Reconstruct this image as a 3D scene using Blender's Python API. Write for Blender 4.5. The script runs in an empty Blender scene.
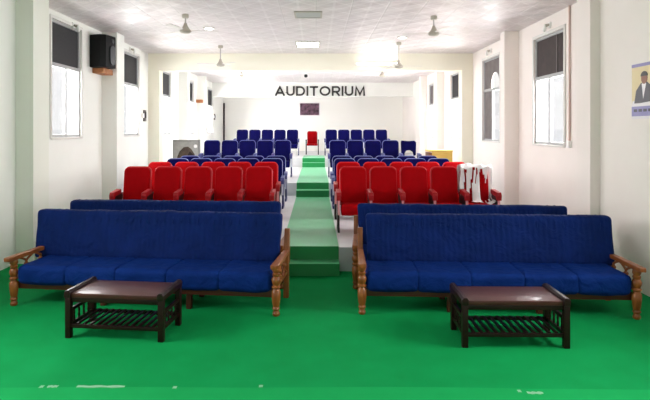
import bpy, bmesh, math, random
from mathutils import Vector, Matrix, noise
R = math.radians
random.seed(7)
C = bpy.context.scene.collection
scene = bpy.context.scene

# ------------------------------------------------------------------ materials
def srgb(r, g, b):
    f = lambda c: (c/255/12.92) if c/255 <= .04045 else ((c/255+.055)/1.055)**2.4
    return (f(r), f(g), f(b), 1)

def mat(name, col, rough=.6, spec=.5, col2=None, nscale=8, bump=0, bscale=40, sheen=0, metallic=0, stretch=None, coat=0, detail=4, bdist=.01):
    m = bpy.data.materials.new(name); m.use_nodes = True
    nt = m.node_tree; b = nt.nodes['Principled BSDF']; L = nt.links
    b.inputs['Base Color'].default_value = col
    b.inputs['Roughness'].default_value = rough
    b.inputs['Specular IOR Level'].default_value = spec
    b.inputs['Metallic'].default_value = metallic
    b.inputs['Sheen Weight'].default_value = sheen
    b.inputs['Coat Weight'].default_value = coat
    tc = nt.nodes.new('ShaderNodeTexCoord'); mp = nt.nodes.new('ShaderNodeMapping')
    L.new(tc.outputs['Object'], mp.inputs['Vector'])
    if stretch: mp.inputs['Scale'].default_value = stretch
    if col2:
        n = nt.nodes.new('ShaderNodeTexNoise'); n.inputs['Scale'].default_value = nscale; n.inputs['Detail'].default_value = detail
        L.new(mp.outputs['Vector'], n.inputs['Vector'])
        r = nt.nodes.new('ShaderNodeValToRGB'); r.color_ramp.elements[0].position = .32; r.color_ramp.elements[1].position = .68
        r.color_ramp.elements[0].color = col; r.color_ramp.elements[1].color = col2
        L.new(n.outputs['Fac'], r.inputs['Fac']); L.new(r.outputs['Color'], b.inputs['Base Color'])
    if bump:
        n2 = nt.nodes.new('ShaderNodeTexNoise'); n2.inputs['Scale'].default_value = bscale; n2.inputs['Detail'].default_value = 3
        L.new(mp.outputs['Vector'], n2.inputs['Vector'])
        bp = nt.nodes.new('ShaderNodeBump'); bp.inputs['Strength'].default_value = bump; bp.inputs['Distance'].default_value = bdist
        L.new(n2.outputs['Fac'], bp.inputs['Height']); L.new(bp.outputs['Normal'], b.inputs['Normal'])
    return m

def emat(name, col, s):
    m = bpy.data.materials.new(name); m.use_nodes = True
    b = m.node_tree.nodes['Principled BSDF']
    b.inputs['Base Color'].default_value = (.9, .9, .9, 1)
    b.inputs['Emission Color'].default_value = col; b.inputs['Emission Strength'].default_value = s
    return m

def glass_mat():
    m = bpy.data.materials.new('window glass'); m.use_nodes = True
    nt = m.node_tree; nt.nodes.clear()
    o = nt.nodes.new('ShaderNodeOutputMaterial'); t = nt.nodes.new('ShaderNodeBsdfTransparent')
    g = nt.nodes.new('ShaderNodeBsdfGlossy'); g.inputs['Roughness'].default_value = .05
    mx = nt.nodes.new('ShaderNodeMixShader'); mx.inputs['Fac'].default_value = .07
    t.inputs['Color'].default_value = (.97, .98, 1, 1)
    nt.links.new(t.outputs[0], mx.inputs[1]); nt.links.new(g.outputs[0], mx.inputs[2]); nt.links.new(mx.outputs[0], o.inputs[0])
    return m

def ceiling_mat():
    m = mat('embossed ceiling tile', srgb(222, 214, 214), .34, .5)
    nt = m.node_tree; b = nt.nodes['Principled BSDF']; L = nt.links
    tc = nt.nodes.new('ShaderNodeTexCoord')
    br = nt.nodes.new('ShaderNodeTexBrick'); br.offset = 0
    br.inputs['Scale'].default_value = 1; br.inputs['Brick Width'].default_value = .61; br.inputs['Row Height'].default_value = .61
    br.inputs['Mortar Size'].default_value = .014; br.inputs['Mortar Smooth'].default_value = .3
    br.inputs['Color1'].default_value = srgb(214, 205, 205); br.inputs['Color2'].default_value = srgb(204, 196, 196); br.inputs['Mortar'].default_value = srgb(192, 184, 183)
    L.new(tc.outputs['Object'], br.inputs['Vector'])
    # lighter lines paint the light caught by embossed ribs: a diagonal and straight lattice
    last = br.outputs['Color']
    for rot, wd, amt in ((45, .4313, .35), (0, .305, .3)):
        m2 = nt.nodes.new('ShaderNodeMapping'); m2.inputs['Rotation'].default_value = (0, 0, R(rot)); L.new(tc.outputs['Object'], m2.inputs['Vector'])
        b2 = nt.nodes.new('ShaderNodeTexBrick'); b2.offset = 0; b2.inputs['Scale'].default_value = 1
        b2.inputs['Brick Width'].default_value = wd; b2.inputs['Row Height'].default_value = wd; b2.inputs['Mortar Size'].default_value = .03; b2.inputs['Mortar Smooth'].default_value = .6
        L.new(m2.outputs['Vector'], b2.inputs['Vector'])
        sc_ = nt.nodes.new('ShaderNodeMath'); sc_.operation = 'MULTIPLY'; sc_.inputs[1].default_value = amt; L.new(b2.outputs['Fac'], sc_.inputs[0])
        mx = nt.nodes.new('ShaderNodeMixRGB'); mx.inputs['Color2'].default_value = srgb(242, 236, 236)
        L.new(sc_.outputs[0], mx.inputs['Fac']); L.new(last, mx.inputs['Color1']); last = mx.outputs['Color']
    L.new(last, b.inputs['Base Color'])
    mp = nt.nodes.new('ShaderNodeMapping'); mp.inputs['Rotation'].default_value = (0, 0, R(45)); mp.inputs['Scale'].default_value = (2.318, 2.318, 1)
    L.new(tc.outputs['Object'], mp.inputs['Vector'])
    vo = nt.nodes.new('ShaderNodeTexVoronoi'); vo.inputs['Scale'].default_value = 1; vo.inputs['Randomness'].default_value = 0.05
    L.new(mp.outputs['Vector'], vo.inputs['Vector'])
    ns = nt.nodes.new('ShaderNodeTexNoise'); ns.inputs['Scale'].default_value = 2.5
    L.new(tc.outputs['Object'], ns.inputs['Vector'])
    ad = nt.nodes.new('ShaderNodeMath'); ad.operation = 'ADD'
    L.new(vo.outputs['Distance'], ad.inputs[0]); L.new(ns.outputs['Fac'], ad.inputs[1])
    sb = nt.nodes.new('ShaderNodeMath'); sb.operation = 'SUBTRACT'
    L.new(ad.outputs[0], sb.inputs[0]); L.new(br.outputs['Fac'], sb.inputs[1])
    bp = nt.nodes.new('ShaderNodeBump'); bp.inputs['Strength'].default_value = .6; bp.inputs['Distance'].default_value = .05
    L.new(sb.outputs[0], bp.inputs['Height']); L.new(bp.outputs['Normal'], b.inputs['Normal'])
    return m

def cover_mat(name, c1, c2, pleat_scale=5.0):
    """blue woven sofa cover: fine vertical ribs and soft wrinkles"""
    m = mat(name, c1, .8, .08, c2, 3.5)
    nt = m.node_tree; b = nt.nodes['Principled BSDF']; L = nt.links
    tc = nt.nodes.new('ShaderNodeTexCoord')
    w = nt.nodes.new('ShaderNodeTexWave'); w.wave_type = 'BANDS'; w.bands_direction = 'X'; w.inputs['Scale'].default_value = pleat_scale; w.inputs['Distortion'].default_value = 1.5
    w.inputs['Detail'].default_value = 1
    L.new(tc.outputs['Object'], w.inputs['Vector'])
    n = nt.nodes.new('ShaderNodeTexNoise'); n.inputs['Scale'].default_value = 5; n.inputs['Detail'].default_value = 5; n.inputs['Distortion'].default_value = 1.2
    L.new(tc.outputs['Object'], n.inputs['Vector'])
    mu = nt.nodes.new('ShaderNodeMath'); mu.operation = 'MULTIPLY_ADD'; mu.inputs[1].default_value = .12
    L.new(w.outputs['Fac'], mu.inputs[0]); L.new(n.outputs['Fac'], mu.inputs[2])
    bp = nt.nodes.new('ShaderNodeBump'); bp.inputs['Strength'].default_value = .6; bp.inputs['Distance'].default_value = .06
    L.new(mu.outputs[0], bp.inputs['Height']); L.new(bp.outputs['Normal'], b.inputs['Normal'])
    return m

M = {}
M['wall'] = mat('cream white wall paint', srgb(236, 237, 231), .7, .3, srgb(232, 233, 226), 1.2)
M['wall_right'] = mat('warm white wall paint', srgb(238, 230, 224), .7, .3, srgb(234, 226, 219), 1.2)
M['pilaster'] = mat('pale green tinted pilaster', srgb(230, 232, 222), .7, .3, srgb(227, 229, 217), 1.0)  # slightly greener and darker than the wall colour
M['beam'] = mat('cream beam paint', srgb(234, 231, 213), .7, .3)
M['ceiling'] = ceiling_mat()
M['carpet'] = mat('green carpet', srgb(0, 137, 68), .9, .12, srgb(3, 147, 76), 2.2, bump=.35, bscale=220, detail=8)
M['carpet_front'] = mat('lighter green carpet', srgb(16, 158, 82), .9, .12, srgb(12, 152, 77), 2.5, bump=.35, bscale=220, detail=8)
M['runner'] = mat('green stair runner', srgb(8, 128, 62), .4, .6, srgb(14, 136, 68), 3, bump=.12, bscale=150, sheen=.3)
M['runner'].node_tree.nodes['Principled BSDF'].inputs['Sheen Tint'].default_value = (.5, 1, .7, 1)
M['tile'] = mat('pale platform floor', srgb(206, 206, 206), .4, .5, srgb(196, 196, 198), 3)
M['riser'] = mat('grey white plaster', srgb(196, 198, 202), .7, .3, srgb(184, 187, 192), 4)
M['wood'] = mat('honey brown polished wood', srgb(112, 58, 18), .4, .4, srgb(146, 84, 34), 5, stretch=(6, 1.2, 1.2), coat=.1)
M['wood_red'] = mat('reddish base rail wood', srgb(62, 24, 14), .4, .5, srgb(78, 32, 18), 5, stretch=(1, 6, 6))
M['dark_wood'] = mat('dark maroon wood', srgb(22, 5, 4), .38, .25, srgb(36, 9, 8), 4, stretch=(1.5, 9, 9), coat=.08)
M['top_wood'] = mat('dark walnut tabletop', srgb(58, 24, 22), .38, .35, srgb(80, 38, 34), 4, stretch=(1.2, 10, 10), coat=.1)
M['cover_back'] = cover_mat('royal blue sofa cover', srgb(6, 27, 76), srgb(9, 32, 88))
M['cover_seat'] = cover_mat('blue seat cover lightened for top light', srgb(4, 35, 96), srgb(7, 41, 108), 1.5)  # light falling on the seats is put into this brighter blue
M['red'] = mat('red chair velvet', srgb(158, 0, 6), .75, .08, srgb(172, 0, 9), 6, bump=.2, bscale=120)
M['red_edge'] = mat('red moulded shell', srgb(190, 12, 26), .45, .35)
M['red_arm'] = mat('red arm pad vinyl', srgb(150, 6, 16), .45, .35)
M['navy'] = mat('navy chair fabric', srgb(6, 5, 64), .8, .08, srgb(9, 8, 76), 6, bump=.2, bscale=120)
M['navy_edge'] = mat('lavender grey moulded shell', srgb(112, 120, 176), .4, .5)
M['navy_arm'] = mat('slate blue arm pad', srgb(66, 70, 124), .4, .5)
M['black_panel'] = mat('black side panel', srgb(30, 16, 20), .5, .5)
M['blue_panel'] = mat('dark blue side panel', srgb(32, 34, 92), .5, .5)
M['strip_pink'] = mat('pale red metal edging', srgb(212, 140, 146), .4, .5)
M['strip_grey'] = mat('pale grey metal edging', srgb(186, 190, 208), .4, .5)
M['plastic'] = mat('white plastic sheeting', srgb(246, 240, 240), .35, .5)
M['frame'] = mat('grey aluminium window frame', srgb(168, 168, 168), .5, .4)
M['reveal'] = mat('off white painted surround', srgb(214, 212, 206), .6, .4)
M['pipe_pink'] = mat('dusty pink painted pipe', srgb(206, 178, 168), .5, .4)
M['back_wall'] = mat('white wall paint lightened for rear light', srgb(248, 247, 240), .7, .3)  # lighter than the side walls: brightness of the lit rear put into colour
M['dark_pane'] = mat('dark mesh window panel', srgb(32, 32, 34), .6, .3, srgb(44, 44, 46), 30)
M['brown_pane'] = mat('dark brown window panel', srgb(44, 33, 32), .6, .3, srgb(58, 45, 43), 6)
M['grey_pane'] = mat('dusty grey window panel', srgb(112, 104, 102), .6, .3, srgb(98, 90, 88), 6)
M['glass'] = glass_mat()
M['speaker'] = mat('black loudspeaker', srgb(7, 7, 8), .6, .2)
M['grille'] = mat('charcoal speaker cone cover', srgb(52, 54, 58), .45, .5)
M['bracket'] = mat('orange brown timber', srgb(172, 118, 78), .6, .4, srgb(170, 106, 62), 12)
M['fan'] = mat('ivory fan enamel', srgb(172, 166, 152), .4, .5)
M['fan_blade'] = mat('pale fan blade', srgb(216, 210, 206), .45, .5)
M['rod'] = mat('grey metal rod', srgb(176, 172, 168), .4, .5)
M['grey_light'] = mat('unlit grey diffuser', srgb(172, 176, 172), .5, .4)
M['lamp'] = emat('lit lamp', (1, .98, .94, 1), 7)
M['tube'] = emat('lit fluorescent tube', (1, .98, .92, 1), 9)
M['tube_rear'] = emat('lit rear fluorescent tube', (1, .98, .92, 1), 22)
M['black'] = mat('matt black', srgb(20, 20, 22), .5, .4)
M['letter'] = mat('black sign lettering', srgb(42, 40, 36), .45, .5)
M['tan'] = mat('yellow pine board', srgb(226, 190, 104), .5, .4, srgb(214, 176, 88), 4, stretch=(1, 1, 6))
M['brown'] = mat('brown board', srgb(120, 76, 52), .6, .4)
M['white'] = mat('white enamel', srgb(236, 236, 232), .45, .5)
M['grey_frame'] = mat('grey frame', srgb(140, 140, 136), .5, .5)
M['picture_grey'] = mat('grey picture ground', srgb(164, 164, 158), .5, .4, srgb(150, 150, 146), 9)
M['picture_brown'] = mat('dim brown picture shape', srgb(96, 82, 66), .5, .4, srgb(60, 46, 38), 6)
M['picture_black'] = mat('dark picture shape', srgb(40, 28, 24), .5, .4)
M['photo'] = mat('crowd photograph print', srgb(30, 12, 20), .5, .4, srgb(120, 84, 104), 6, detail=5)
M['poster_bg'] = mat('poster cream sky', srgb(222, 204, 158), .4, .4, srgb(214, 194, 146), 4)
M['poster_band'] = mat('poster violet band', srgb(132, 126, 176), .4, .4)
M['poster_white'] = mat('poster white', srgb(226, 220, 222), .4, .4)
M['suit'] = mat('printed dark suit', srgb(52, 48, 60), .4, .4)
M['skin'] = mat('printed brown skin', srgb(138, 84, 62), .4, .4)
M['hair'] = mat('printed black hair', srgb(28, 22, 24), .4, .4)
M['tape'] = mat('white worn tape', srgb(128, 186, 146), .7, .3)

# ------------------------------------------------------------------ mesh helpers
class MB:
    def __init__(s): s.bm = bmesh.new()
    def add(s, b, mtx=None):
        if mtx is not None: bmesh.ops.transform(b, matrix=mtx, verts=b.verts)
        me = bpy.data.meshes.new('t'); b.to_mesh(me); b.free(); s.bm.from_mesh(me); bpy.data.meshes.remove(me); return s
    def box(s, x0, x1, y0, y1, z0, z1, bev=0, seg=2, mtx=None):
        b = bmesh.new(); bmesh.ops.create_cube(b, size=1)
        for v in b.verts:
            v.co = Vector(((x0+x1)/2+v.co.x*(x1-x0), (y0+y1)/2+v.co.y*(y1-y0), (z0+z1)/2+v.co.z*(z1-z0)))
        if bev: bmesh.ops.bevel(b, geom=b.edges[:], offset=bev, segments=seg, profile=.6, affect='EDGES', clamp_overlap=True)
        return s.add(b, mtx)
    def cyl(s, p0, p1, r0, r1=None, n=14):
        p0, p1 = Vector(p0), Vector(p1); r1 = r0 if r1 is None else r1
        b = bmesh.new(); d = p1-p0
        bmesh.ops.create_cone(b, cap_ends=True, segments=n, radius1=r0, radius2=r1, depth=d.length)
        q = d.to_track_quat('Z', 'Y').to_matrix().to_4x4()
        return s.add(b, Matrix.Translation((p0+p1)/2) @ q)
    def tube(s, pts, r, n=8):
        pts = [Vector(p) for p in pts]; b = bmesh.new(); rings = []
        for i, p in enumerate(pts):
            t = (pts[min(i+1, len(pts)-1)]-pts[max(i-1, 0)]).normalized()
            q = t.to_track_quat('Z', 'Y')
            rings.append([b.verts.new(p + q @ Vector((r*math.cos(2*math.pi*k/n), r*math.sin(2*math.pi*k/n), 0))) for k in range(n)])
        for a, c in zip(rings, rings[1:]):
            for k in range(n): b.faces.new((a[k], a[(k+1) % n], c[(k+1) % n], c[k]))
        b.faces.new(rings[0][::-1]); b.faces.new(rings[-1])
        return s.add(b)
    def lathe(s, prof, at=(0, 0, 0), n=16):
        b = bmesh.new(); rings = []
        for z, r in prof:
            rings.append([b.verts.new((at[0]+r*math.cos(2*math.pi*k/n), at[1]+r*math.sin(2*math.pi*k/n), at[2]+z)) for k in range(n)])
        for a, c in zip(rings, rings[1:]):
            for k in range(n): b.faces.new((a[k], a[(k+1) % n], c[(k+1) % n], c[k]))
        b.faces.new(rings[0][::-1]); b.faces.new(rings[-1])
        return s.add(b)
    def prism(s, poly, d0, d1, axis='y', bev=0, mtx=None):
        """polygon extruded along an axis; poly is in the two other axes"""
        b = bmesh.new()
        def P(u, v, d): return (u, d, v) if axis == 'y' else ((d, u, v) if axis == 'x' else (u, v, d))
        A = [b.verts.new(P(u, v, d0)) for u, v in poly]; B = [b.verts.new(P(u, v, d1)) for u, v in poly]
        n = len(poly); fa = b.faces.new(A); fb = b.faces.new(B[::-1])
        for k in range(n): b.faces.new((A[k], B[k], B[(k+1) % n], A[(k+1) % n]))
        bmesh.ops.recalc_face_normals(b, faces=b.faces[:])
        if bev:
            es = [e for e in fa.edges] + [e for e in fb.edges]
            bmesh.ops.bevel(b, geom=es, offset=bev, segments=3, profile=.6, affect='EDGES', clamp_overlap=True)
        return s.add(b, mtx)
    def build(s, name, m, parent=None, smooth=True, loc=None, rot=None):
        bmesh.ops.recalc_face_normals(s.bm, faces=s.bm.faces[:])
        me = bpy.data.meshes.new(name); s.bm.to_mesh(me); s.bm.free()
        me.materials.append(M[m] if isinstance(m, str) else m)
        if smooth:
            me.polygons.foreach_set('use_smooth', [True]*len(me.polygons))
            try: me.set_sharp_from_angle(angle=R(38))
            except Exception: pass
        o = bpy.data.objects.new(name, me); C.objects.link(o)
        if parent: o.parent = parent
        if loc: o.location = loc
        if rot: o.rotation_euler = rot
        return o

def thing(name, label, cat, loc=(0, 0, 0), rz=0, group=None):
    o = bpy.data.objects.new(name, None); C.objects.link(o); o.location = loc; o.rotation_euler = (0, 0, rz); o.empty_display_size = .1
    return tag(o, label, cat, group)
def tag(o, label, cat, group=None):
    o['label'] = label; o['category'] = cat
    if group: o['group'] = group
    return o
def struct(o):
    o['kind'] = 'structure'; return o
def sbox(name, m, *a, bev=0, parent=None):
    o = MB().box(*a, bev=bev).build(name, m, parent, smooth=False)
    return o if parent else struct(o)
def rrect(w, z0, z1, r, rb=None, n=6, cx=0):
    """rounded rectangle outline in x,z (top corners radius r, bottom rb)"""
    rb = r if rb is None else rb; pts = []
    for (sx, zz, rad, a0) in ((1, z1, r, 0), (-1, z1, r, 90), (-1, z0, rb, 180), (1, z0, rb, 270)):
        ccx = cx+sx*(w/2-rad); cz = zz-rad if zz == z1 else zz+rad
        for k in range(n+1):
            a = R(a0+90*k/n); pts.append((ccx+rad*math.cos(a), cz+rad*math.sin(a)))
    return pts
def copy_tree(o, parent=None):
    c = o.copy(); C.objects.link(c)
    if parent: c.parent = parent
    for ch in o.children: copy_tree(ch, c)
    return c

# ------------------------------------------------------------------ room shell
XL, XR, XN, CH, YE = -4.6, 4.3, 4.1, 4.15, 26.8
P1, P2, P3 = .35, .68, 1.0
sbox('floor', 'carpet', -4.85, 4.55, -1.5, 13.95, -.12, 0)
MBp = MB()
cb = bmesh.new()
N = 40; lo = []; up = []; lo0 = []
for k in range(N+1):
    x = -4.58+8.66*k/N
    y = 4.29 - (.0 if x < 1.2 else .034*(x-1.2)) + .006*math.sin(x*3)
    lo.append(cb.verts.new((x, -1.5, .012))); up.append(cb.verts.new((x, y-.012, .012))); lo0.append(cb.verts.new((x, y, .0)))
for k in range(N):
    cb.faces.new((lo[k], lo[k+1], up[k+1], up[k])); cb.faces.new((up[k], up[k+1], lo0[k+1], lo0[k]))
MBp.add(cb)
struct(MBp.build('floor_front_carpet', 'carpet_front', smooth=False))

def wall_x(name, m, x0, x1, y0, y1, z0, z1, holes):
    ys = sorted({y0, y1, *[h[0] for h in holes], *[h[1] for h in holes]}); zs = sorted({z0, z1, *[h[2] for h in holes], *[h[3] for h in holes]})
    b = MB()
    for a, c in zip(ys, ys[1:]):
        run = None
        for d, e in zip(zs, zs[1:]):
            cy, cz = (a+c)/2, (d+e)/2
            if not any(h[0] < cy < h[1] and h[2] < cz < h[3] for h in holes): b.box(x0, x1, a, c, d, e)
    return struct(b.build(name, m, smooth=False))
LW = [(9.38, 10.56, 1.92, 4.0), (12.7, 14.0, 1.92, 3.95), (16.0, 17.05, 1.92, 3.83), (19.3, 20.25, 1.92, 3.83), (22.9, 24.0, 1.92, 3.83)]
RW = [(9.35, 10.63, 1.78, 3.82), (12.62, 13.9, 1.78, 3.82), (16.0, 17.2, 1.78, 3.8), (19.7, 20.5, 1.78, 3.75)]
FW_ADDED = (3.4, 5.3, 1.5, 3.8)  # added window opening, out of view, put in to light the foreground
wall_x('wall_left', 'wall', XL-.25, XL, -1.5, YE, -.12, CH, LW+[FW_ADDED])
wall_x('wall_right', 'wall_right', XR, XR+.25, 7.8, YE, -.12, CH, RW)
wall_x('wall_right_front', 'wall_right', XN, XN+.45, -1.5, 7.8, -.12, CH, [FW_ADDED])
sbox('wall_back', 'back_wall', XL-.25, XR+.25, YE, YE+.2, -.12, CH)
sbox('ceiling', 'ceiling', XL-.25, XR+.25, -1.5, YE+.2, CH, CH+.12)
# pilasters, portal and beams
tr = [0]
def trim(m, *a):
    tr[0] += 1; return sbox('trim_%d' % tr[0], m, *a)
trim('pilaster', XL, -4.33, 8.27, 8.75, 0, CH)
trim('wall_right', 3.96, XR, 7.8, 8.2, 0, CH)
trim('wall', XL, -4.28, 11.6, 12.05, 0, CH)
trim('wall_right', 4.0, XR, 11.46, 11.72, P1, CH)
trim('beam', XL, -4.3, 14.8, 15.15, P2, 3.69)
trim('beam', 4.0, XR, 14.8, 15.15, P2, 3.69)
trim('beam', XL, XR, 14.8, 15.15, 3.69, CH)
for y in (18.1, 20.9):
    trim('wall', XL, -4.3, y, y+.3, P2 if y < 20 else P3, CH)
    trim('wall_right', 4.05, XR, y, y+.3, P2 if y < 20 else P3, CH)
trim('wall', XL, XR, 23.9, 24.25, 3.53, CH)
# stepped seating platforms and the stairs in the aisle
AL, AR = -.5, .33
b = MB(); b.box(-3.85, AL-.01, 8.2, 13.95, 0, P1, bev=0); b.box(AL-.01, XR, 7.85, 13.95, 0, P1)
o = struct(b.build('platform', 'tile', smooth=False))
b = MB(); b.box(AR+.02, 3.95, 7.835, 7.85, 0, P1-.005)
struct(b.build('platform_face', 'riser', smooth=False))
sbox('platform_middle', 'tile', XL, XR, 13.95, 20.0, 0, P2)
sbox('platform_rear', 'tile', XL, XR, 20.0, YE, 0, P3)
b = MB()
prof = [(7.56, .005), (7.56, .175), (7.835, .175), (7.835, P1+.012), (13.6, P1+.012), (13.6, .525), (13.93, .525), (13.93, P2+.012),
        (19.7, P2+.012), (19.7, .85), (19.98, .85), (19.98, P3+.012), (22.0, P3+.012), (22.0, P3), (20.02, P3), (20.02, P2), (13.97, P2), (13.97, P1), (7.86, P1), (7.86, .005)]
b.prism(prof, AL, AR, axis='x', bev=.006)
struct(b.build('floor_aisle_runner', 'runner', smooth=False))

# ------------------------------------------------------------------ windows
def window(n, side, h, pane, style, X=None):
    y0, y1, z0, z1 = h; s = side; X = X if X else (XL if s < 0 else XR)
    xo = X + s*.045; t = .05
    fr = MB()
    def fb(a, c, d, e, w=.03): fr.box(xo-w, xo+w, a, c, d, e, bev=.006)
    fb(y0, y0+t, z0, z1); fb(y1-t, y1, z0, z1); fb(y0, y1, z0, z0+t); fb(y0, y1, z1-t, z1)
    zt = z0+(z1-z0)*.62
    fb(y0, y1, zt-.035, zt+.035, .035); ym = (y0+y1)/2
    fb(ym-.025, ym+.025, z0, zt, .025)
    o = struct(fr.build('window_%d' % n, 'frame', smooth=False))
    sl = MB().box(min(X-s*.03, X+s*.25), max(X-s*.03, X+s*.25), y0-.03, y1+.03, z0-.035, z0, bev=.006).build('sill', 'reveal', o)
    tb = MB()
    for (a, c, d, e) in ((y0-.06, y0, z0-.02, z1+.06), (y1, y1+.06, z0-.02, z1+.06), (y0, y1, z1, z1+.06)):
        tb.box(min(X-s*.02, X), max(X-s*.02, X), a, c, d, e, bev=.004)
    tb.build('architrave', 'reveal', o)
    up = MB()
    if style == 'arch':
        # dark upper panel whose lower edge is cut by a bright arched light
        pts = [(y0+t, z1-t), (y0+t, zt+.03)]
        ya, yb = y0+t+.08, ym+.12
        for k in range(9):
            a = math.pi*k/8; pts.append(((ya+yb)/2-(yb-ya)/2*math.cos(a), zt+.03+.38*math.sin(a)**.8 if 0 < k < 8 else zt+.03))
        pts += [(y1-t, zt+.03), (y1-t, z1-t)]
        up.prism(pts, xo-.008, xo+.008, axis='x')
    else:
        up.box(xo-.008, xo+.008, y0+t, y1-t, zt+.03, z1-t)
    up.build('upper_panel', pane, o, smooth=False)
    if style == 'streak':
        MB().box(xo-.012-.008, xo+.012, y0+.34, y0+.375, zt+.03, z1-t).build('panel_bar', 'grey_pane', o, smooth=False)
    for a, c in ((y0+t, ym-.025), (ym+.025, y1-t)):
        far = a > ym
        if style == 'arch' and far:
            MB().box(xo-.008, xo+.008, a, c, z0+t, zt-.03).build('pane', 'grey_pane', o, smooth=False)
        else:
            MB().box(xo-.004, xo+.004, a, c, z0+t, zt-.03).build('pane', 'glass', o, smooth=False)
    if style == 'casement':
        # one sash swung outwards, with a curved dark head
        g = MB(); g.prism([(0, 0), (.42, 0), (.42, .62), (.36, .8), (.22, .9), (0, .92)], -.012, .012, axis='y')
        c = g.build('sash', 'grey_pane', o, smooth=False, loc=(xo+.02, y1-t-.02, zt-.97), rot=(0, 0, R(195)))
    return o
stL = ['plain', 'plain', 'plain', 'plain', 'plain']
for i, h in enumerate(LW): window(i+1, -1, h, 'dark_pane', 'plain')
for i, h in enumerate(RW): window(i+6, 1, h, ['brown_pane', 'grey_pane', 'dark_pane', 'grey_pane'][i], ['streak', 'arch', 'plain', 'plain'][i])

window(10, -1, FW_ADDED, 'dark_pane', 'plain'); window(11, 1, FW_ADDED, 'dark_pane', 'plain', XN)  # added pair near the camera, unseen, only to let in foreground daylight

# ------------------------------------------------------------------ sofas
def fabric_slab(x0, x1, y0, y1, z0, z1, bev, amp, seed, nx=28, ny=6, nz=8, lean=0, sag=0, flare=0):
    b = bmesh.new(); bmesh.ops.create_cube(b, size=1)
    for v in b.verts: v.co = Vector(((x0+x1)/2+v.co.x*(x1-x0), (y0+y1)/2+v.co.y*(y1-y0), (z0+z1)/2+v.co.z*(z1-z0)))
    bmesh.ops.bevel(b, geom=b.edges[:], offset=bev, segments=4, profile=.55, affect='EDGES')
    for ax, (p, q, n) in enumerate(((x0, x1, nx), (y0, y1, ny), (z0, z1, nz))):
        for k in range(1, n):
            co = [0, 0, 0]; no = [0, 0, 0]; co[ax] = p+(q-p)*k/n; no[ax] = 1
            bmesh.ops.bisect_plane(b, geom=b.verts[:]+b.edges[:]+b.faces[:], plane_co=co, plane_no=no)
    for v in b.verts:
        p = v.co.copy()
        d = Vector((noise.noise(p*5+Vector((seed, 0, 0))), noise.noise(p*5+Vector((0, seed, 7))), noise.noise(p*5+Vector((3, 9, seed)))))
        d2 = noise.noise(Vector((p.x*14, p.y*6, p.z*4))+Vector((seed, 1, 2)))
        v.co += d*amp + Vector((0, d2*amp*.5, d2*amp*.25))
        if sag: v.co.z -= sag*math.sin(math.pi*(p.x-x0)/(x1-x0))
        v.co.y += lean*(p.z-z0); v.co.x += flare*(1 if p.x > (x0+x1)/2 else -1)*(p.z-z0)/(z1-z0)*min(1, abs(p.x-(x0+x1)/2)/(.5*(x1-x0)))
    return b

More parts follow.
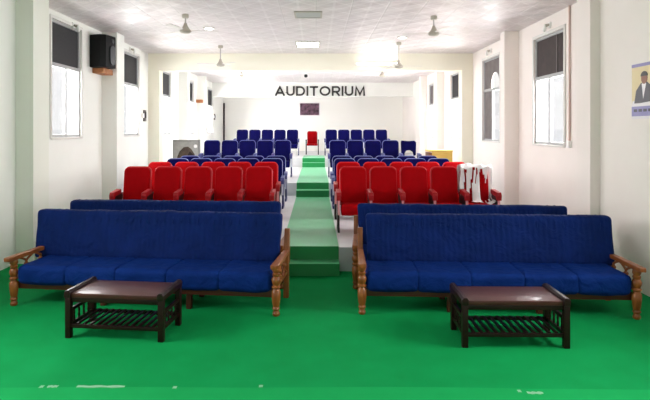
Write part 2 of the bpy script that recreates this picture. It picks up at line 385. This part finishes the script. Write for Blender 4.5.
POST = [(z, r*1.15) for z, r in [(0, .026), (.012, .034), (.03, .036), (.045, .028), (.06, .026), (.075, .036), (.085, .036), (.1, .028), (.12, .034), (.2, .043), (.27, .044), (.285, .034), (.3, .03), (.312, .042), (.325, .042), (.34, .03), (.365, .04), (.395, .045), (.42, .038), (.435, .028), (.45, .036), (.465, .036), (.475, .028), (.5, .04), (.53, .036), (.54, .034)]]
def make_sofa(pl, pr, label, seed, ox, oy, top, posts=(.83, .83)):
    (xl, yl), (xr, yr) = pl, pr
    L = math.hypot(xr-xl, yr-yl); rz = math.atan2(yr-yl, xr-xl)
    t = thing('wooden_sofa', label, 'sofa', ((xl+xr)/2, (yl+yr)/2, 0), rz, 'blue covered wooden sofas')
    h = L/2
    MB().box(-h+.02, h-.02, .03, .07, .19, .28, bev=.008).build('front_rail', 'wood_red', t)
    MB().box(-h+.02, h-.02, .58, .62, .19, .28, bev=.008).build('back_rail', 'wood_red', t)
    for k in (1, 2):
        x = -h+L*k/3
        MB().box(x-.03, x+.03, .1, .16, 0, .27, bev=.006).build('leg', 'wood_red', t)
        MB().box(x-.03, x+.03, .56, .62, 0, .27, bev=.006).build('leg', 'wood_red', t)
    for sx in (-1, 1):
        MB().lathe(POST, (sx*h, 0, 0)).build('leg', 'wood', t)
        ph = posts[0 if sx < 0 else 1]; e = (ph-.5)*.24
        bl = MB(); bl.prism([(.63, 0), (.7, 0), (.7, .5), (.7+e, ph-.03), (.685+e, ph), (.65+e, ph), (.63, .5)], sx*h-.032, sx*h+.032, axis='x', bev=.008); bl.build('leg', 'wood', t)
        # arm board, wider and rounded at its front
        A = MB(); w = .046
        A.prism([(sx*h-w, -.1), (sx*h-w*.7, -.13), (sx*h+w*.7, -.13), (sx*h+w, -.1), (sx*h+w*.9, .2), (sx*h+w*.75, .7), (sx*h-w*.75, .7), (sx*h-w*.9, .2)], .535, .582, axis='z', bev=.012)
        ar = A.build('armrest', 'wood', t)
        F = MB()
        F.box(sx*h-.02, sx*h+.02, .03, .66, .30, .335, bev=.006)
        for y0 in (.1, .38):
            for q in (0, 1):
                pts = []
                for k in range(11):
                    u = k/10; yy = y0+.25*(u if q else 1-u); zz = .335+.2*u+.0
                    yy += .05*math.sin(2*math.pi*u)*(1 if q else -1)
                    pts.append((sx*h, yy, zz))
                F.tube(pts, .014)
            F.lathe([(-.025, .012), (-.01, .028), (.01, .028), (.025, .012)], (sx*h, y0+.125, .435), 10)
        F.build('fretwork', 'wood', t)
    n = 5; s0 = -h+.045; sw = (L-.09)/n
    for k in range(n):
        b = MB(); b.add(fabric_slab(s0+sw*k-(.024 if k else 0), s0+sw*(k+1)+(.024 if k < n-1 else 0), -.035, .62, .25, .478, .075, .007, seed+k*3.1, nx=12, ny=8, nz=4, sag=.01))
        b.build('seat_cushion', 'cover_seat', t)
    b = MB(); b.add(fabric_slab(-h+ox+.02, h+oy-.02, .5, .66, .44, top, .05, .011, seed, nx=70, ny=3, nz=12, lean=.2, flare=.02))
    # stitched pleats running over the top of the cover
    k = 0; x = -h+.12
    while x < h-.08:
        zt = 1.012; y0 = .5+.2*(top-.44)
        b.tube([(x, y0-.034, top-.135), (x+.002, y0-.006, top-.055), (x, y0+.02, top-.01), (x, y0+.08, top+.002), (x, y0+.14, top-.01)], .006, 6)
        x += .105+.01*math.sin(k*2.3); k += 1
    b.build('backrest', 'cover_back', t)
    return t
make_sofa((-3.53, 6.31), (-.44, 5.96), 'long blue covered wooden sofa behind the coffee table on the loudspeaker side', 1.3, -.125, -.05, 1.025)
make_sofa((.513, 6.02), (3.48, 5.86), 'long blue covered wooden sofa behind the coffee table on the poster side', 5.7, .065, .045, 1.015)
make_sofa((-3.64, 7.22), (-.45, 6.99), 'blue covered sofa mostly hidden behind another sofa, loudspeaker side of the aisle', 9.2, .02, -.10, 1.03, (.83, .6))
make_sofa((.515, 6.98), (3.43, 6.76), 'blue covered sofa mostly hidden behind another sofa, poster side of the aisle', 14.4, .02, -.035, 1.005)

# ------------------------------------------------------------------ coffee tables
def make_table(loc, rz, label):
    t = thing('coffee_table', label, 'table', loc, rz, 'dark wooden coffee tables')
    hx, hy = .475, .225
    MB().box(-hx+.02, hx-.02, -hy-.015, hy+.015, .4, .442, bev=.008).build('tabletop', 'top_wood', t)
    for s in (-1, 1):
        b = MB(); b.prism([(s*hx-.035, .4), (s*hx+.03, .4), (s*hx+.032, .45), (s*hx+.015, .472), (s*hx-.015, .472), (s*hx-.034, .455)], -hy-.035, hy+.035, axis='y', bev=.008)
        b.build('end_bar', 'dark_wood', t)
        for sy in (-1, 1):
            MB().box(s*hx-.028, s*hx+.028, sy*hy-.028, sy*hy+.028, 0, .405, bev=.005).build('leg', 'dark_wood', t)
        MB().box(s*hx-.014, s*hx+.014, -hy, hy, .25, .285, bev=.004).build('side_rail', 'dark_wood', t)
        MB().box(s*hx-.014, s*hx+.014, -hy, hy, .1, .14, bev=.004).build('side_rail', 'dark_wood', t)
        for k in range(4):
            y = -hy+.09+k*(2*hy-.18)/3
            MB().lathe([(0, .009), (.03, .013), (.055, .009), (.08, .013), (.11, .009)], (s*hx, y, .14), 8).build('spindle', 'dark_wood', t)
    MB().box(-hx, hx, -hy-.012, -hy+.018, .355, .4, bev=.004).build('apron', 'dark_wood', t)
    MB().box(-hx, hx, hy-.018, hy+.012, .355, .4, bev=.004).build('apron', 'dark_wood', t)
    for sy in (-1, 1):
        MB().box(-hx, hx, sy*hy-.016, sy*hy+.016, .1, .135, bev=.004).build('shelf_rail', 'dark_wood', t)
    for k in range(12):
        x = -hx+.085+k*(2*hx-.17)/11
        MB().box(x-.015, x+.015, -hy, hy, .128, .146, bev=.003).build('shelf_slat', 'dark_wood', t)
    return t
make_table((-1.945, 5.51, 0), R(-6.5), 'dark wooden coffee table with slatted shelf, loudspeaker side of the hall')
make_table((1.885, 5.32, 0), R(-1), 'dark wooden coffee table with slatted shelf, nearest the wall poster')

# ------------------------------------------------------------------ auditorium chairs
TILT = R(-9)
def back_mtx(): return Matrix.Translation((0, .0, .42)) @ Matrix.Rotation(TILT, 4, 'X') @ Matrix.Translation((0, 0, -.42))
def side(t, x, arm_m, panel_m, strip_m):
    MB().prism([(-.445, .54), (-.46, .62), (-.43, .672), (-.12, .70), (-.1, .685), (-.1, .62), (-.36, .6), (-.4, .54)], x-.038, x+.038, axis='x', bev=.01).build('armrest', arm_m, t)
    p = MB().prism([(-.38, 0), (.06, 0), (.06, .06), (.0, .1), (-.02, .35), (.05, .63), (-.41, .6), (-.41, .36), (-.33, .3), (-.30, .1), (-.38, .06)], x-.017, x+.017, axis='x', bev=.004).build('side_panel', panel_m, t)
    MB().prism([(-.425, .3), (-.412, .3), (-.412, .6), (-.425, .6)], x-.02, x+.02, axis='x').build('edging', strip_m, p)
def make_chair(kind, both, aisle, broken=False):
    """back plane at local y=0, chair faces -y; side support on the far (-aisle) side, both sides for the one on the aisle"""
    red = kind == 'red'
    fab, shell, arm, pan, st = ('red', 'red_edge', 'red_arm', 'black_panel', 'strip_pink') if red else ('navy', 'navy_edge', 'navy_arm', 'blue_panel', 'strip_grey')
    t = thing('auditorium_chair', '', 'chair')
    b = MB()
    if broken:
        pts = [(.21, .62), (.23, 1.0), (.17, 1.055), (.0, 1.04), (-.2, 1.06), (-.225, 1.02), (-.21, .5), (-.13, .5), (-.12, .68), (-.06, .76), (.04, .77), (.12, .72), (.15, .6)]
    else:
        pts = rrect(.442 if red else .466, .42, 1.055, .085, .03)
    b.prism(pts, -.075, .0, bev=.022, mtx=back_mtx())
    bk = b.build('backrest', fab, t)
    if not broken:
        # shell behind the cushion, wrapping a little around its edge
        MB().prism(rrect(.466 if red else .482, .40, 1.075, .095, .03), -.028, .035, bev=.012, mtx=back_mtx()).build('back_shell', shell, t)
    # cushion seat, rounded front
    MB().prism([(-.02, .40), (-.06, .46), (-.2, .475), (-.4, .47), (-.44, .44), (-.445, .36), (-.42, .3), (-.36, .28), (-.05, .31)], -.22, .22, axis='x', bev=.02).build('seat', fab, t)
    sides = (1, -1) if both else (-aisle,)
    for s in sides: side(t, s*.264, arm, pan, st)
    return t
rows = [('red', 9.3, P1, 'front row of red chairs'), ('red', 10.63, P1, 'second row of red chairs'), ('blue', 12.0, P1, 'first navy row behind the red rows'),
        ('blue', 13.2, P1, 'second navy row behind the red rows'), ('blue', 16.0, P2, 'navy row on the middle platform'), ('blue', 22.6, P3, 'rearmost navy row by the back wall')]
ordn = ['first', 'second', 'third', 'fourth', 'fifth']
protos = {}
PITCH = .526
for (kind, y, z, rname) in rows:
    for sgn, sname in ((-1, 'loudspeaker side'), (1, 'poster side')):
        for k in range(5):
            x = (-.985-PITCH*k) if sgn < 0 else (.64+PITCH*k)
            broken = kind == 'blue' and y == 16.0 and sgn > 0 and k == 4
            key = (kind, k == 0, sgn, broken)
            if key not in protos:
                protos[key] = c = make_chair(kind, k == 0, -sgn, broken)
            else:
                c = copy_tree(protos[key])
            c.location = (x, y+.0, z)
            pos = ordn[k]+' from the aisle'
            if broken: c['label'] = 'navy chair with a torn, cut away backrest near the pine desk'
            elif y == 9.3 and sgn > 0 and k == 4: c['label'] = 'red chair under torn white plastic sheeting, end of the front red row'
            else: c['label'] = '%s chair %s, %s, %s' % ('red' if kind == 'red' else 'navy', pos, rname.replace('red chairs', 'seats'), sname)
            c['group'] = '%s auditorium chairs in rows' % ('red' if kind == 'red' else 'navy blue')
# single red chair at the head of the aisle
c = thing('auditorium_chair', 'single red chair with black arms at the top of the green aisle', 'chair', (-.16, 23.4, P3))
MB().prism(rrect(.44, .44, 1.0, .08, .03), -.07, .0, bev=.02, mtx=back_mtx()).build('backrest', 'red', c)
MB().box(-.23, .23, -.46, -.01, .38, .47, bev=.03).build('seat', 'red', c)
for s in (-1, 1):
    MB().box(s*.26-.03, s*.26+.03, -.44, .05, .6, .64, bev=.01).build('armrest', 'black', c)
    for y in (-.4, .03): MB().box(s*.26-.02, s*.26+.02, y-.02, y+.02, 0, .61, bev=.004).build('leg', 'black', c)

# torn plastic sheet over the last red chair
def plastic():
    X0 = .64+PITCH*4; b = bmesh.new(); nx, ns = 30, 34; grid = []
    path = [(.10, .62), (.13, 1.05), (.10, 1.1), (.02, 1.1), (-.03, 1.05), (-.03, .8), (-.10, .52), (-.3, .5), (-.48, .49), (-.5, .3)]
    def at(u):
        q = u*(len(path)-1); i = min(int(q), len(path)-2); f = q-i
        return (path[i][0]*(1-f)+path[i+1][0]*f, path[i][1]*(1-f)+path[i+1][1]*f)
    for i in range(nx+1):
        col = []
        for j in range(ns+1):
            u = j/ns; y, z = at(u); x = (i/nx-.5)*.56
            w = noise.noise(Vector((x*11, u*8, 1.7)))*.045
            col.append(b.verts.new((X0+x+w*.6, 9.3+y-abs(w)*.8-.012, P1+z+w)))
        grid.append(col)
    for i in range(nx):
        for j in range(ns):
            u = j/ns; xx = i/nx
            if u > .44:
                v = noise.noise(Vector((xx*8.5, u*3.5+xx*2, 4.1)))
                if v > .1-(u-.44)*.25 and .06 < xx < .94: continue
            if u > .72+.25*noise.noise(Vector((xx*9, 3.3, 0))): continue
            b.faces.new((grid[i][j], grid[i+1][j], grid[i+1][j+1], grid[i][j+1]))
    bmesh.ops.delete(b, geom=[v for v in b.verts if not v.link_faces], context='VERTS')
    m = MB(); m.add(b); o = m.build('plastic_sheet', 'plastic')
    sol = o.modifiers.new('s', 'SOLIDIFY'); sol.thickness = .004
    tag(o, 'torn white plastic sheeting draped over the end red chair', 'plastic sheet')
plastic()

# ------------------------------------------------------------------ rear furniture
d = thing('desk', 'yellow pine desk with a brown end by the side wall', 'desk', (3.58, 15.8, P2))
MB().box(-.33, .36, -.28, .28, .74, .79, bev=.008).build('desktop', 'tan', d)
MB().box(-.24, .35, -.26, -.23, 0, .74, bev=.004).build('front_panel', 'tan', d)
MB().box(-.33, -.24, -.25, .25, 0, .72, bev=.004).build('end_cabinet', 'brown', d)
MB().box(.31, .35, -.23, .26, 0, .74, bev=.004).build('end_panel', 'tan', d)

d = thing('framed_board', 'grey framed board with a dim brown arched picture beside the navy seats', 'picture board', (-3.84, 16.0, P2))
MB().box(-.37, .37, .0, .03, .05, 1.04, bev=.003).build('picture', 'picture_grey', d)
fr = MB()
for a in ((-.4, -.36, -.02, .05, 0, 1.08), (.36, .4, -.02, .05, 0, 1.08), (-.4, .4, -.02, .05, 1.03, 1.08), (-.4, .4, -.02, .05, 0, .06)): fr.box(*a, bev=.004)
fr.build('frame', 'grey_frame', d)
MB().prism([(-.27, .45), (-.27, .58), (-.2, .74), (-.08, .86), (.05, .88), (.15, .8), (.24, .66), (.27, .5), (.27, .45)], -.006, .002).build('arched_shape', 'picture_brown', d)
MB().prism([(.06, .45), (.03, .6), (.1, .74), (.2, .64), (.24, .5), (.24, .45)], -.01, -.005).build('dark_shape', 'picture_black', d)
MB().prism(rrect(.1, .84, .94, .04, .04, cx=.27), -.008, .002).build('pale_spot', 'white', d)
MB().prism([(-.2, .05), (.2, .05), (.2, .0), (-.2, .0)], .05, .3).build('foot', 'grey_frame', d)

# ------------------------------------------------------------------ wall fittings
s = thing('loudspeaker', 'black loudspeaker on the pilaster between two windows', 'speaker', (-4.42, 11.15, 3.33), R(80))
b = MB(); b.prism([(-.24, -.1), (-.2, .16), (.21, .16), (.24, -.12), (.18, -.2), (-.18, -.2)], .0, .66, axis='z', bev=.015); b.build('cabinet', 'speaker', s)
MB().prism(rrect(.2, .06, .46, .09, .09, cx=.05), -.225, -.195, bev=.012).build('cone_cover', 'grille', s)
MB().cyl((.06, -.195, .55), (.06, -.22, .55), .055, .04).build('tweeter', 'grille', s)
s2 = MB().box(-4.6, -4.36, 11.1, 11.6, 3.22, 3.33, bev=.01).build('timber_bracket', 'bracket')
tag(s2, 'orange brown timber block under the black loudspeaker', 'bracket')
s2 = MB().box(-4.6, -4.36, 20.7, 20.9, 3.1, 3.22, bev=.01).build('timber_bracket', 'bracket')
tag(s2, 'small orange brown timber block on a rear pilaster', 'bracket')

def bulb(x, y, z, s, label):
    t = thing('bulb_holder', label, 'light fitting', (x, y, z), 0, 'bulb holders above the windows')
    MB().box(0 if s < 0 else -.03, .03 if s < 0 else 0, -.04, .04, -.05, .05, bev=.006).build('base', 'white', t)
    q = 1 if s < 0 else -1
    MB().cyl((q*.03, 0, 0), (q*.1, 0, -.02), .022, .03).build('socket', 'fan', t)
    MB().lathe([(-.16, .006), (-.15, .022), (-.12, .036), (-.09, .034), (-.05, .018), (-.02, .016)], (q*.11, 0, .03), 12).build('bulb', 'white', t)
bulb(XL, 10.2, 4.03, -1, 'small bulb holder above the window nearest the loudspeaker')
bulb(XL, 13.35, 4.05, -1, 'small bulb holder above the window just past the loudspeaker')
bulb(XR, 9.9, 3.98, 1, 'small bulb holder above the brown topped window')
bulb(XR, 13.25, 4.0, 1, 'small bulb holder above the window with an arched light')
for (y, z, h, lab) in ((14.42, 2.43, .15, 'dark grey wall control box beside the cream portal'), (24.35, 2.64, .13, 'grey wall control box near the rear corner')):
    t = thing('control_box', lab, 'switch', (XL, y, z))
    MB().box(0, .05, -.07, .07, -h, h, bev=.008).build('case', 'grey_pane', t)
    MB().box(.05, .06, -.05, .05, -h*.4, h*.7, bev=.003).build('face', 'dark_pane', t)
    MB().box(0, .045, -.2, -.08, -.06, .06, bev=.006).build('switch_plate', 'white', t)
o = MB().cyl((XL+.05, 26.72, P3), (XL+.05, 26.72, 3.38), .04).build('wall_pipe', 'brown_pane')
tag(o, 'dark brown vertical pipe in the rear corner', 'pipe')
t = thing('cable_conduit', 'thin pale conduit running down beside the brown topped window', 'conduit', (XR, 9.12, 0))
MB().cyl((-.02, 0, 1.85), (-.02, 0, 4.15), .016).build('pipe', 'pipe_pink', t)
MB().box(-.06, 0, -.05, .05, 1.75, 1.87, bev=.006).build('junction_box', 'white', t)

# poster of a seated person in a suit
t = thing('wall_poster', 'poster of a suited person at a desk on the white side wall', 'poster', (XN, 6.5, 2.19))
def pp(pts, m, name, d):  # points (u towards the hall end is negative y from viewer), thin printed layer
    MB().prism([(.5-u, v) for u, v in pts], -.006-d-.002, -.004, axis='x').build(name, m, t, smooth=False)
MB().box(-.006, 0, -.5, .5, 0, .7).build('sheet', 'poster_bg', t, smooth=False)
pp([(0, 0), (1, 0), (1, .035), (0, .035)], 'poster_white', 'white_edge', .0)
pp([(0, .66), (1, .66), (1, .7), (0, .7)], 'poster_band', 'top_band', .0)
pp([(0, .035), (1, .035), (1, .16), (0, .16)], 'poster_band', 'lower_band', .0)
pp([(0, .16), (1, .16), (1, .2), (.6, .25), (.02, .23)], 'poster_white', 'papers', .001)
pp([(.06, .2), (.1, .36), (.2, .45), (.32, .46), (.42, .4), (.5, .22), (.2, .2)], 'suit', 'suit', .002)
pp([(.25, .25), (.22, .44), (.28, .46), (.31, .44)], 'poster_white', 'shirt', .003)
pp([(.27+.062*math.cos(R(a)), .51+.075*math.sin(R(a))) for a in range(0, 360, 20)], 'skin', 'face', .004)
pp([(.27+.07*math.cos(R(a)), .535+.06*math.sin(R(a))) for a in range(0, 181, 20)], 'hair', 'hair', .005)
pp([(.62, .2), (.58, .38), (.68, .46), (.8, .46), (.92, .38), (.96, .2)], 'suit', 'suit', .002)
pp([(.73+.062*math.cos(R(a)), .52+.075*math.sin(R(a))) for a in range(0, 360, 20)], 'skin', 'face', .004)
pp([(.73+.07*math.cos(R(a)), .545+.06*math.sin(R(a))) for a in range(0, 181, 20)], 'hair', 'hair', .005)
for k in range(9): pp([(.05+.1*k, .09), (.05+.1*k+.07, .09), (.05+.1*k+.07, .125), (.05+.1*k, .125)], 'suit', 'text_mark', .002)

# group photograph on the back wall
t = thing('framed_photo', 'small dark purple group photograph on the back wall', 'picture', (-.32, YE, 2.76))
MB().box(-.5, .5, -.03, 0, 0, .64, bev=.006).build('frame', 'poster_white', t)
ph = MB().box(-.47, .47, -.036, -.028, .03, .61).build('print', 'photo', t)

# sign letters on the rear beam
t = thing('wall_sign', 'black AUDITORIUM lettering across the rear beam', 'sign', (.18, 23.9, 3.56))
def arc(cx, cz, rx, rz, a0, a1, n=14): return [(cx+rx*math.cos(R(a0+(a1-a0)*k/n)), cz+rz*math.sin(R(a0+(a1-a0)*k/n))) for k in range(n+1)]
def stroke(mb, pts, w, d0, d1):
    closed = math.dist(pts[0], pts[-1]) < 1e-6
    if closed: pts = pts[:-1]
    n = len(pts); A = []; B = []
    for i in range(n):
        p = Vector(pts[i]); a = Vector(pts[(i-1) % n]) if (closed or i > 0) else None; c = Vector(pts[(i+1) % n]) if (closed or i < n-1) else None
        ds = [(p-a).normalized()] if a is not None else []
        if c is not None: ds.append((c-p).normalized())
        t = sum(ds, Vector((0, 0))).normalized(); nn = Vector((-t.y, t.x))
        k = 1/max(.5, abs(nn.dot(Vector((-ds[0].y, ds[0].x)))))
        A.append(p+nn*w/2*k); B.append(p-nn*w/2*k)
    b = bmesh.new()
    q = [[b.verts.new((v.x, d, v.y)) for v in L] for L, d in ((A, d0), (B, d0), (A, d1), (B, d1))]
    for i in range(n if closed else n-1):
        j = (i+1) % n
        for a, c in ((0, 1), (1, 3), (3, 2), (2, 0)): b.faces.new((q[a][i], q[a][j], q[c][j], q[c][i]))
    if not closed:
        for i in (0, n-1): b.faces.new((q[0][i], q[1][i], q[3][i], q[2][i]))
    mb.add(b)
def letters(txt, W, H):
    w = .08; h = H; m = w/2
    G = {'A': (.47, [[(.02, 0), (.235, h-m), (.45, 0)], [(.11, .13), (.36, .13)]]),
         'U': (.40, [[(m, h), (m, .16)]+arc(.2, .16, .2-m, .16-m, 180, 360)+[(.4-m, h)]]),
         'D': (.43, [[(m, m), (m, h-m), (.2, h-m)]+arc(.2, h/2, .23-m, h/2-m, 90, -90)[1:]+[(m, m)]]),
         'I': (w, [[(m, 0), (m, h)]]), 'T': (.40, [[(0, h-m), (.4, h-m)], [(.2, 0), (.2, h-m)]]),
         'O': (.52, [arc(.26, h/2, .26-m, h/2-m, 0, 360, 28)]),
         'R': (.40, [[(m, 0), (m, h-m), (.25, h-m)]+arc(.25, h-m-.105, .11, .105, 90, -90)[1:]+[(m, h-m-.21)], [(.2, h-m-.21), (.37, 0)]]),
         'M': (.50, [[(m, 0), (m+.03, h-m), (.25, .06), (.5-m-.03, h-m), (.5-m, 0)]])}
    gap = .075; tot = sum(G[c][0] for c in txt)+gap*(len(txt)-1); k = W/tot; x = -W/2
    for c in txt:
        mb = MB()
        for st in G[c][1]: stroke(mb, [(x+u*k, v) for u, v in st], w, -.05, 0)
        mb.build('letter', 'letter', t, smooth=False); x += (G[c][0]+gap)*k
letters('AUDITORIUM', 3.98, .43)

# ------------------------------------------------------------------ ceiling fittings
def fan(x, y, drop, label, ang):
    t = thing('ceiling_fan', label, 'fan', (x, y, CH), R(ang), 'white ceiling fans')
    MB().lathe([(-.07, .05), (-.05, .06), (-.005, .06), (0, .055)]).build('canopy', 'fan', t)
    MB().cyl((0, 0, -drop+.1), (0, 0, -.05), .014).build('rod', 'rod', t)
    MB().lathe([(-.07, .03), (-.06, .08), (-.035, .105), (-.01, .1), (.02, .07), (.06, .045), (.1, .03), (.12, .025)], (0, 0, -drop+.0)).build('motor', 'fan', t)
    for k in range(3):
        b = MB(); m = Matrix.Rotation(R(120*k), 4, 'Z') @ Matrix.Rotation(R(6), 4, 'X')
        b.prism([(.1, -.02), (.18, -.05), (.55, -.06), (.58, -.03), (.58, .04), (.55, .06), (.18, .05), (.1, .02)], -.003, .003, axis='z', mtx=Matrix.Translation((0, 0, -drop-.01)) @ m)
        b.build('blade', 'fan_blade', t)
fan(-2.37, 9.8, .28, 'ceiling fan nearest the loudspeaker', 12)
fan(2.17, 9.95, .3, 'ceiling fan nearest the brown topped window', 40)
fan(-2.37, 13.4, .46, 'ceiling fan in front of the cream portal, loudspeaker side', 75)
fan(1.98, 12.9, .56, 'ceiling fan hanging before the lit tube on the beam', 5)
fan(-2.43, 17.6, .3, 'rear ceiling fan beyond the portal near the glowing tube', 30)
fan(2.17, 17.6, .3, 'rear ceiling fan beyond the portal, poster side', 55)

def panel_light(x, y, w, d, m, label):
    t = thing('panel_light', label, 'ceiling light', (x, y, CH), 0)
    f = MB()
    for a in ((-w/2-.03, -w/2, -d/2-.03, d/2+.03), (w/2, w/2+.03, -d/2-.03, d/2+.03), (-w/2, w/2, -d/2-.03, -d/2), (-w/2, w/2, d/2, d/2+.03)):
        f.box(*a, -.02, 0)
    f.build('frame', 'fan', t); MB().box(-w/2, w/2, -d/2, d/2, -.012, -.002).build('diffuser', m, t)
panel_light(-.14, 9.8, .44, .46, 'grey_light', 'unlit grey square panel light in the ceiling')
panel_light(-.2, 13.2, .52, .75, 'lamp', 'lit white panel light in the ceiling tiles')
for x, y, lab in ((-2.2, 11.1, 'round lit downlight beyond the nearer fan, loudspeaker side'), (1.95, 12.2, 'round lit downlight near the fan, poster side')):
    t = thing('downlight', lab, 'ceiling light', (x, y, CH), 0, 'round downlights')
    MB().lathe([(-.018, .09), (-.014, .115), (0, .12)]).build('rim', 'fan', t)
    MB().lathe([(-.022, .085), (-.01, .088)]).build('lens', 'lamp', t)
def tube_light(x, y, z, label, m='tube'):
    t = thing('tube_light', label, 'ceiling light', (x, y, z), 0)
    MB().box(-.62, .62, 0, .06, -.04, .04, bev=.006).build('batten', 'white', t)
    MB().cyl((-.58, -.03, 0), (.58, -.03, 0), .018).build('tube', m, t)
    for s in (-1, 1): MB().box(s*.6-.015, s*.6+.015, -.05, .01, -.03, .03).build('lamp_cap', 'white', t)
tube_light(1.7, 14.74, 3.86, 'lit fluorescent tube on the front beam face')
tube_light(-2.4, 20.6, 4.11, 'lit fluorescent tube under the rear ceiling past the portal', 'tube_rear')
t = thing('dome_camera', 'small black dome camera under the rear ceiling above the sign', 'camera', (-.38, 20.2, CH))
MB().lathe([(-.02, .05), (0, .055)]).build('mount', 'white', t)
MB().lathe([(-.14, .02), (-.12, .055), (-.08, .07), (-.04, .06), (-.02, .04)]).build('dome', 'black', t)

# scraps of white tape on the carpet edge
for (px, w, yy, lab) in ((42, .03, 4.292, 'tiny white tape scrap at the outer end of the carpet edge'), (53, .08, 4.295, 'short white tape scrap beside the long tape strip'), (101, .38, 4.292, 'long thin white tape strip on the carpet edge'),
                 (175, .03, 4.28, 'white tape fleck on the carpet edge before the coffee table'), (261, .03, 4.3, 'white tape fleck on the carpet edge before the aisle'), (519, .025, 4.22, 'tiny white tape scrap on the poster side carpet edge'), (535, .12, 4.19, 'frayed white tape scrap on the poster side carpet edge')):
    x = (px-316)*yy/540
    b = MB(); pts = []
    n = 8
    for k in range(n+1): pts.append((x-w/2+w*k/n, yy+.012+.006*math.sin(k*2.1+px)))
    for k in range(n, -1, -1): pts.append((x-w/2+w*k/n, yy-.022+.006*math.sin(k*1.7+px)))
    b.prism(pts, .0122, .0142, axis='z')
    tag(b.build('tape_scrap', 'tape', smooth=False), lab, 'tape', 'white tape scraps on the carpet edge')

# ------------------------------------------------------------------ daylight, world, camera
w = bpy.data.worlds.new('daylight'); scene.world = w; w.use_nodes = True
nt = w.node_tree; bg = nt.nodes['Background']
bg.inputs['Color'].default_value = (1, .985, .96, 1); bg.inputs['Strength'].default_value = .55
def area(name, loc, rot, sx, sy, e, col=(1, .98, .95)):
    l = bpy.data.lights.new(name, 'AREA'); l.shape = 'RECTANGLE'; l.size = sx; l.size_y = sy; l.energy = e; l.color = col
    o = bpy.data.objects.new(name, l); C.objects.link(o); o.location = loc; o.rotation_euler = rot; return o
for i, h in enumerate(LW):
    area('window_daylight', (XL-.6, (h[0]+h[1])/2, (h[2]+h[3])/2), (0, R(-90), 0), 2.2, 2.6, 400 if i < 2 else 880)
for i, h in enumerate(RW):
    area('window_daylight', (XR+.6, (h[0]+h[1])/2, (h[2]+h[3])/2), (0, R(90), 0), 2.2, 2.6, 400 if i < 2 else 880)
area('window_daylight', (XL-.7, 4.35, 2.65), (0, R(-90), 0), 2.5, 2.6, 320)  # fill for the foreground through the added left window
area('window_daylight', (XN+.9, 4.35, 2.65), (0, R(90), 0), 2.5, 2.6, 320)  # same fill through the added right window
cam = bpy.data.cameras.new('camera'); co = bpy.data.objects.new('camera', cam); C.objects.link(co)
co.location = (0, 0, 2.05); co.rotation_euler = (R(90), 0, 0)
cam.sensor_width = 36; cam.lens = 36*540/650; cam.shift_x = 9/650; cam.shift_y = -70/650; cam.clip_start = .05; cam.clip_end = 200
scene.camera = co
vs = scene.view_settings; scene.display_settings.display_device = 'sRGB'
vs.view_transform = 'Standard'; vs.look = 'None'; vs.exposure = .8; vs.gamma = 1; vs.use_curve_mapping = False
scene.cycles.max_bounces = 10; scene.cycles.diffuse_bounces = 6; scene.cycles.use_denoising = True
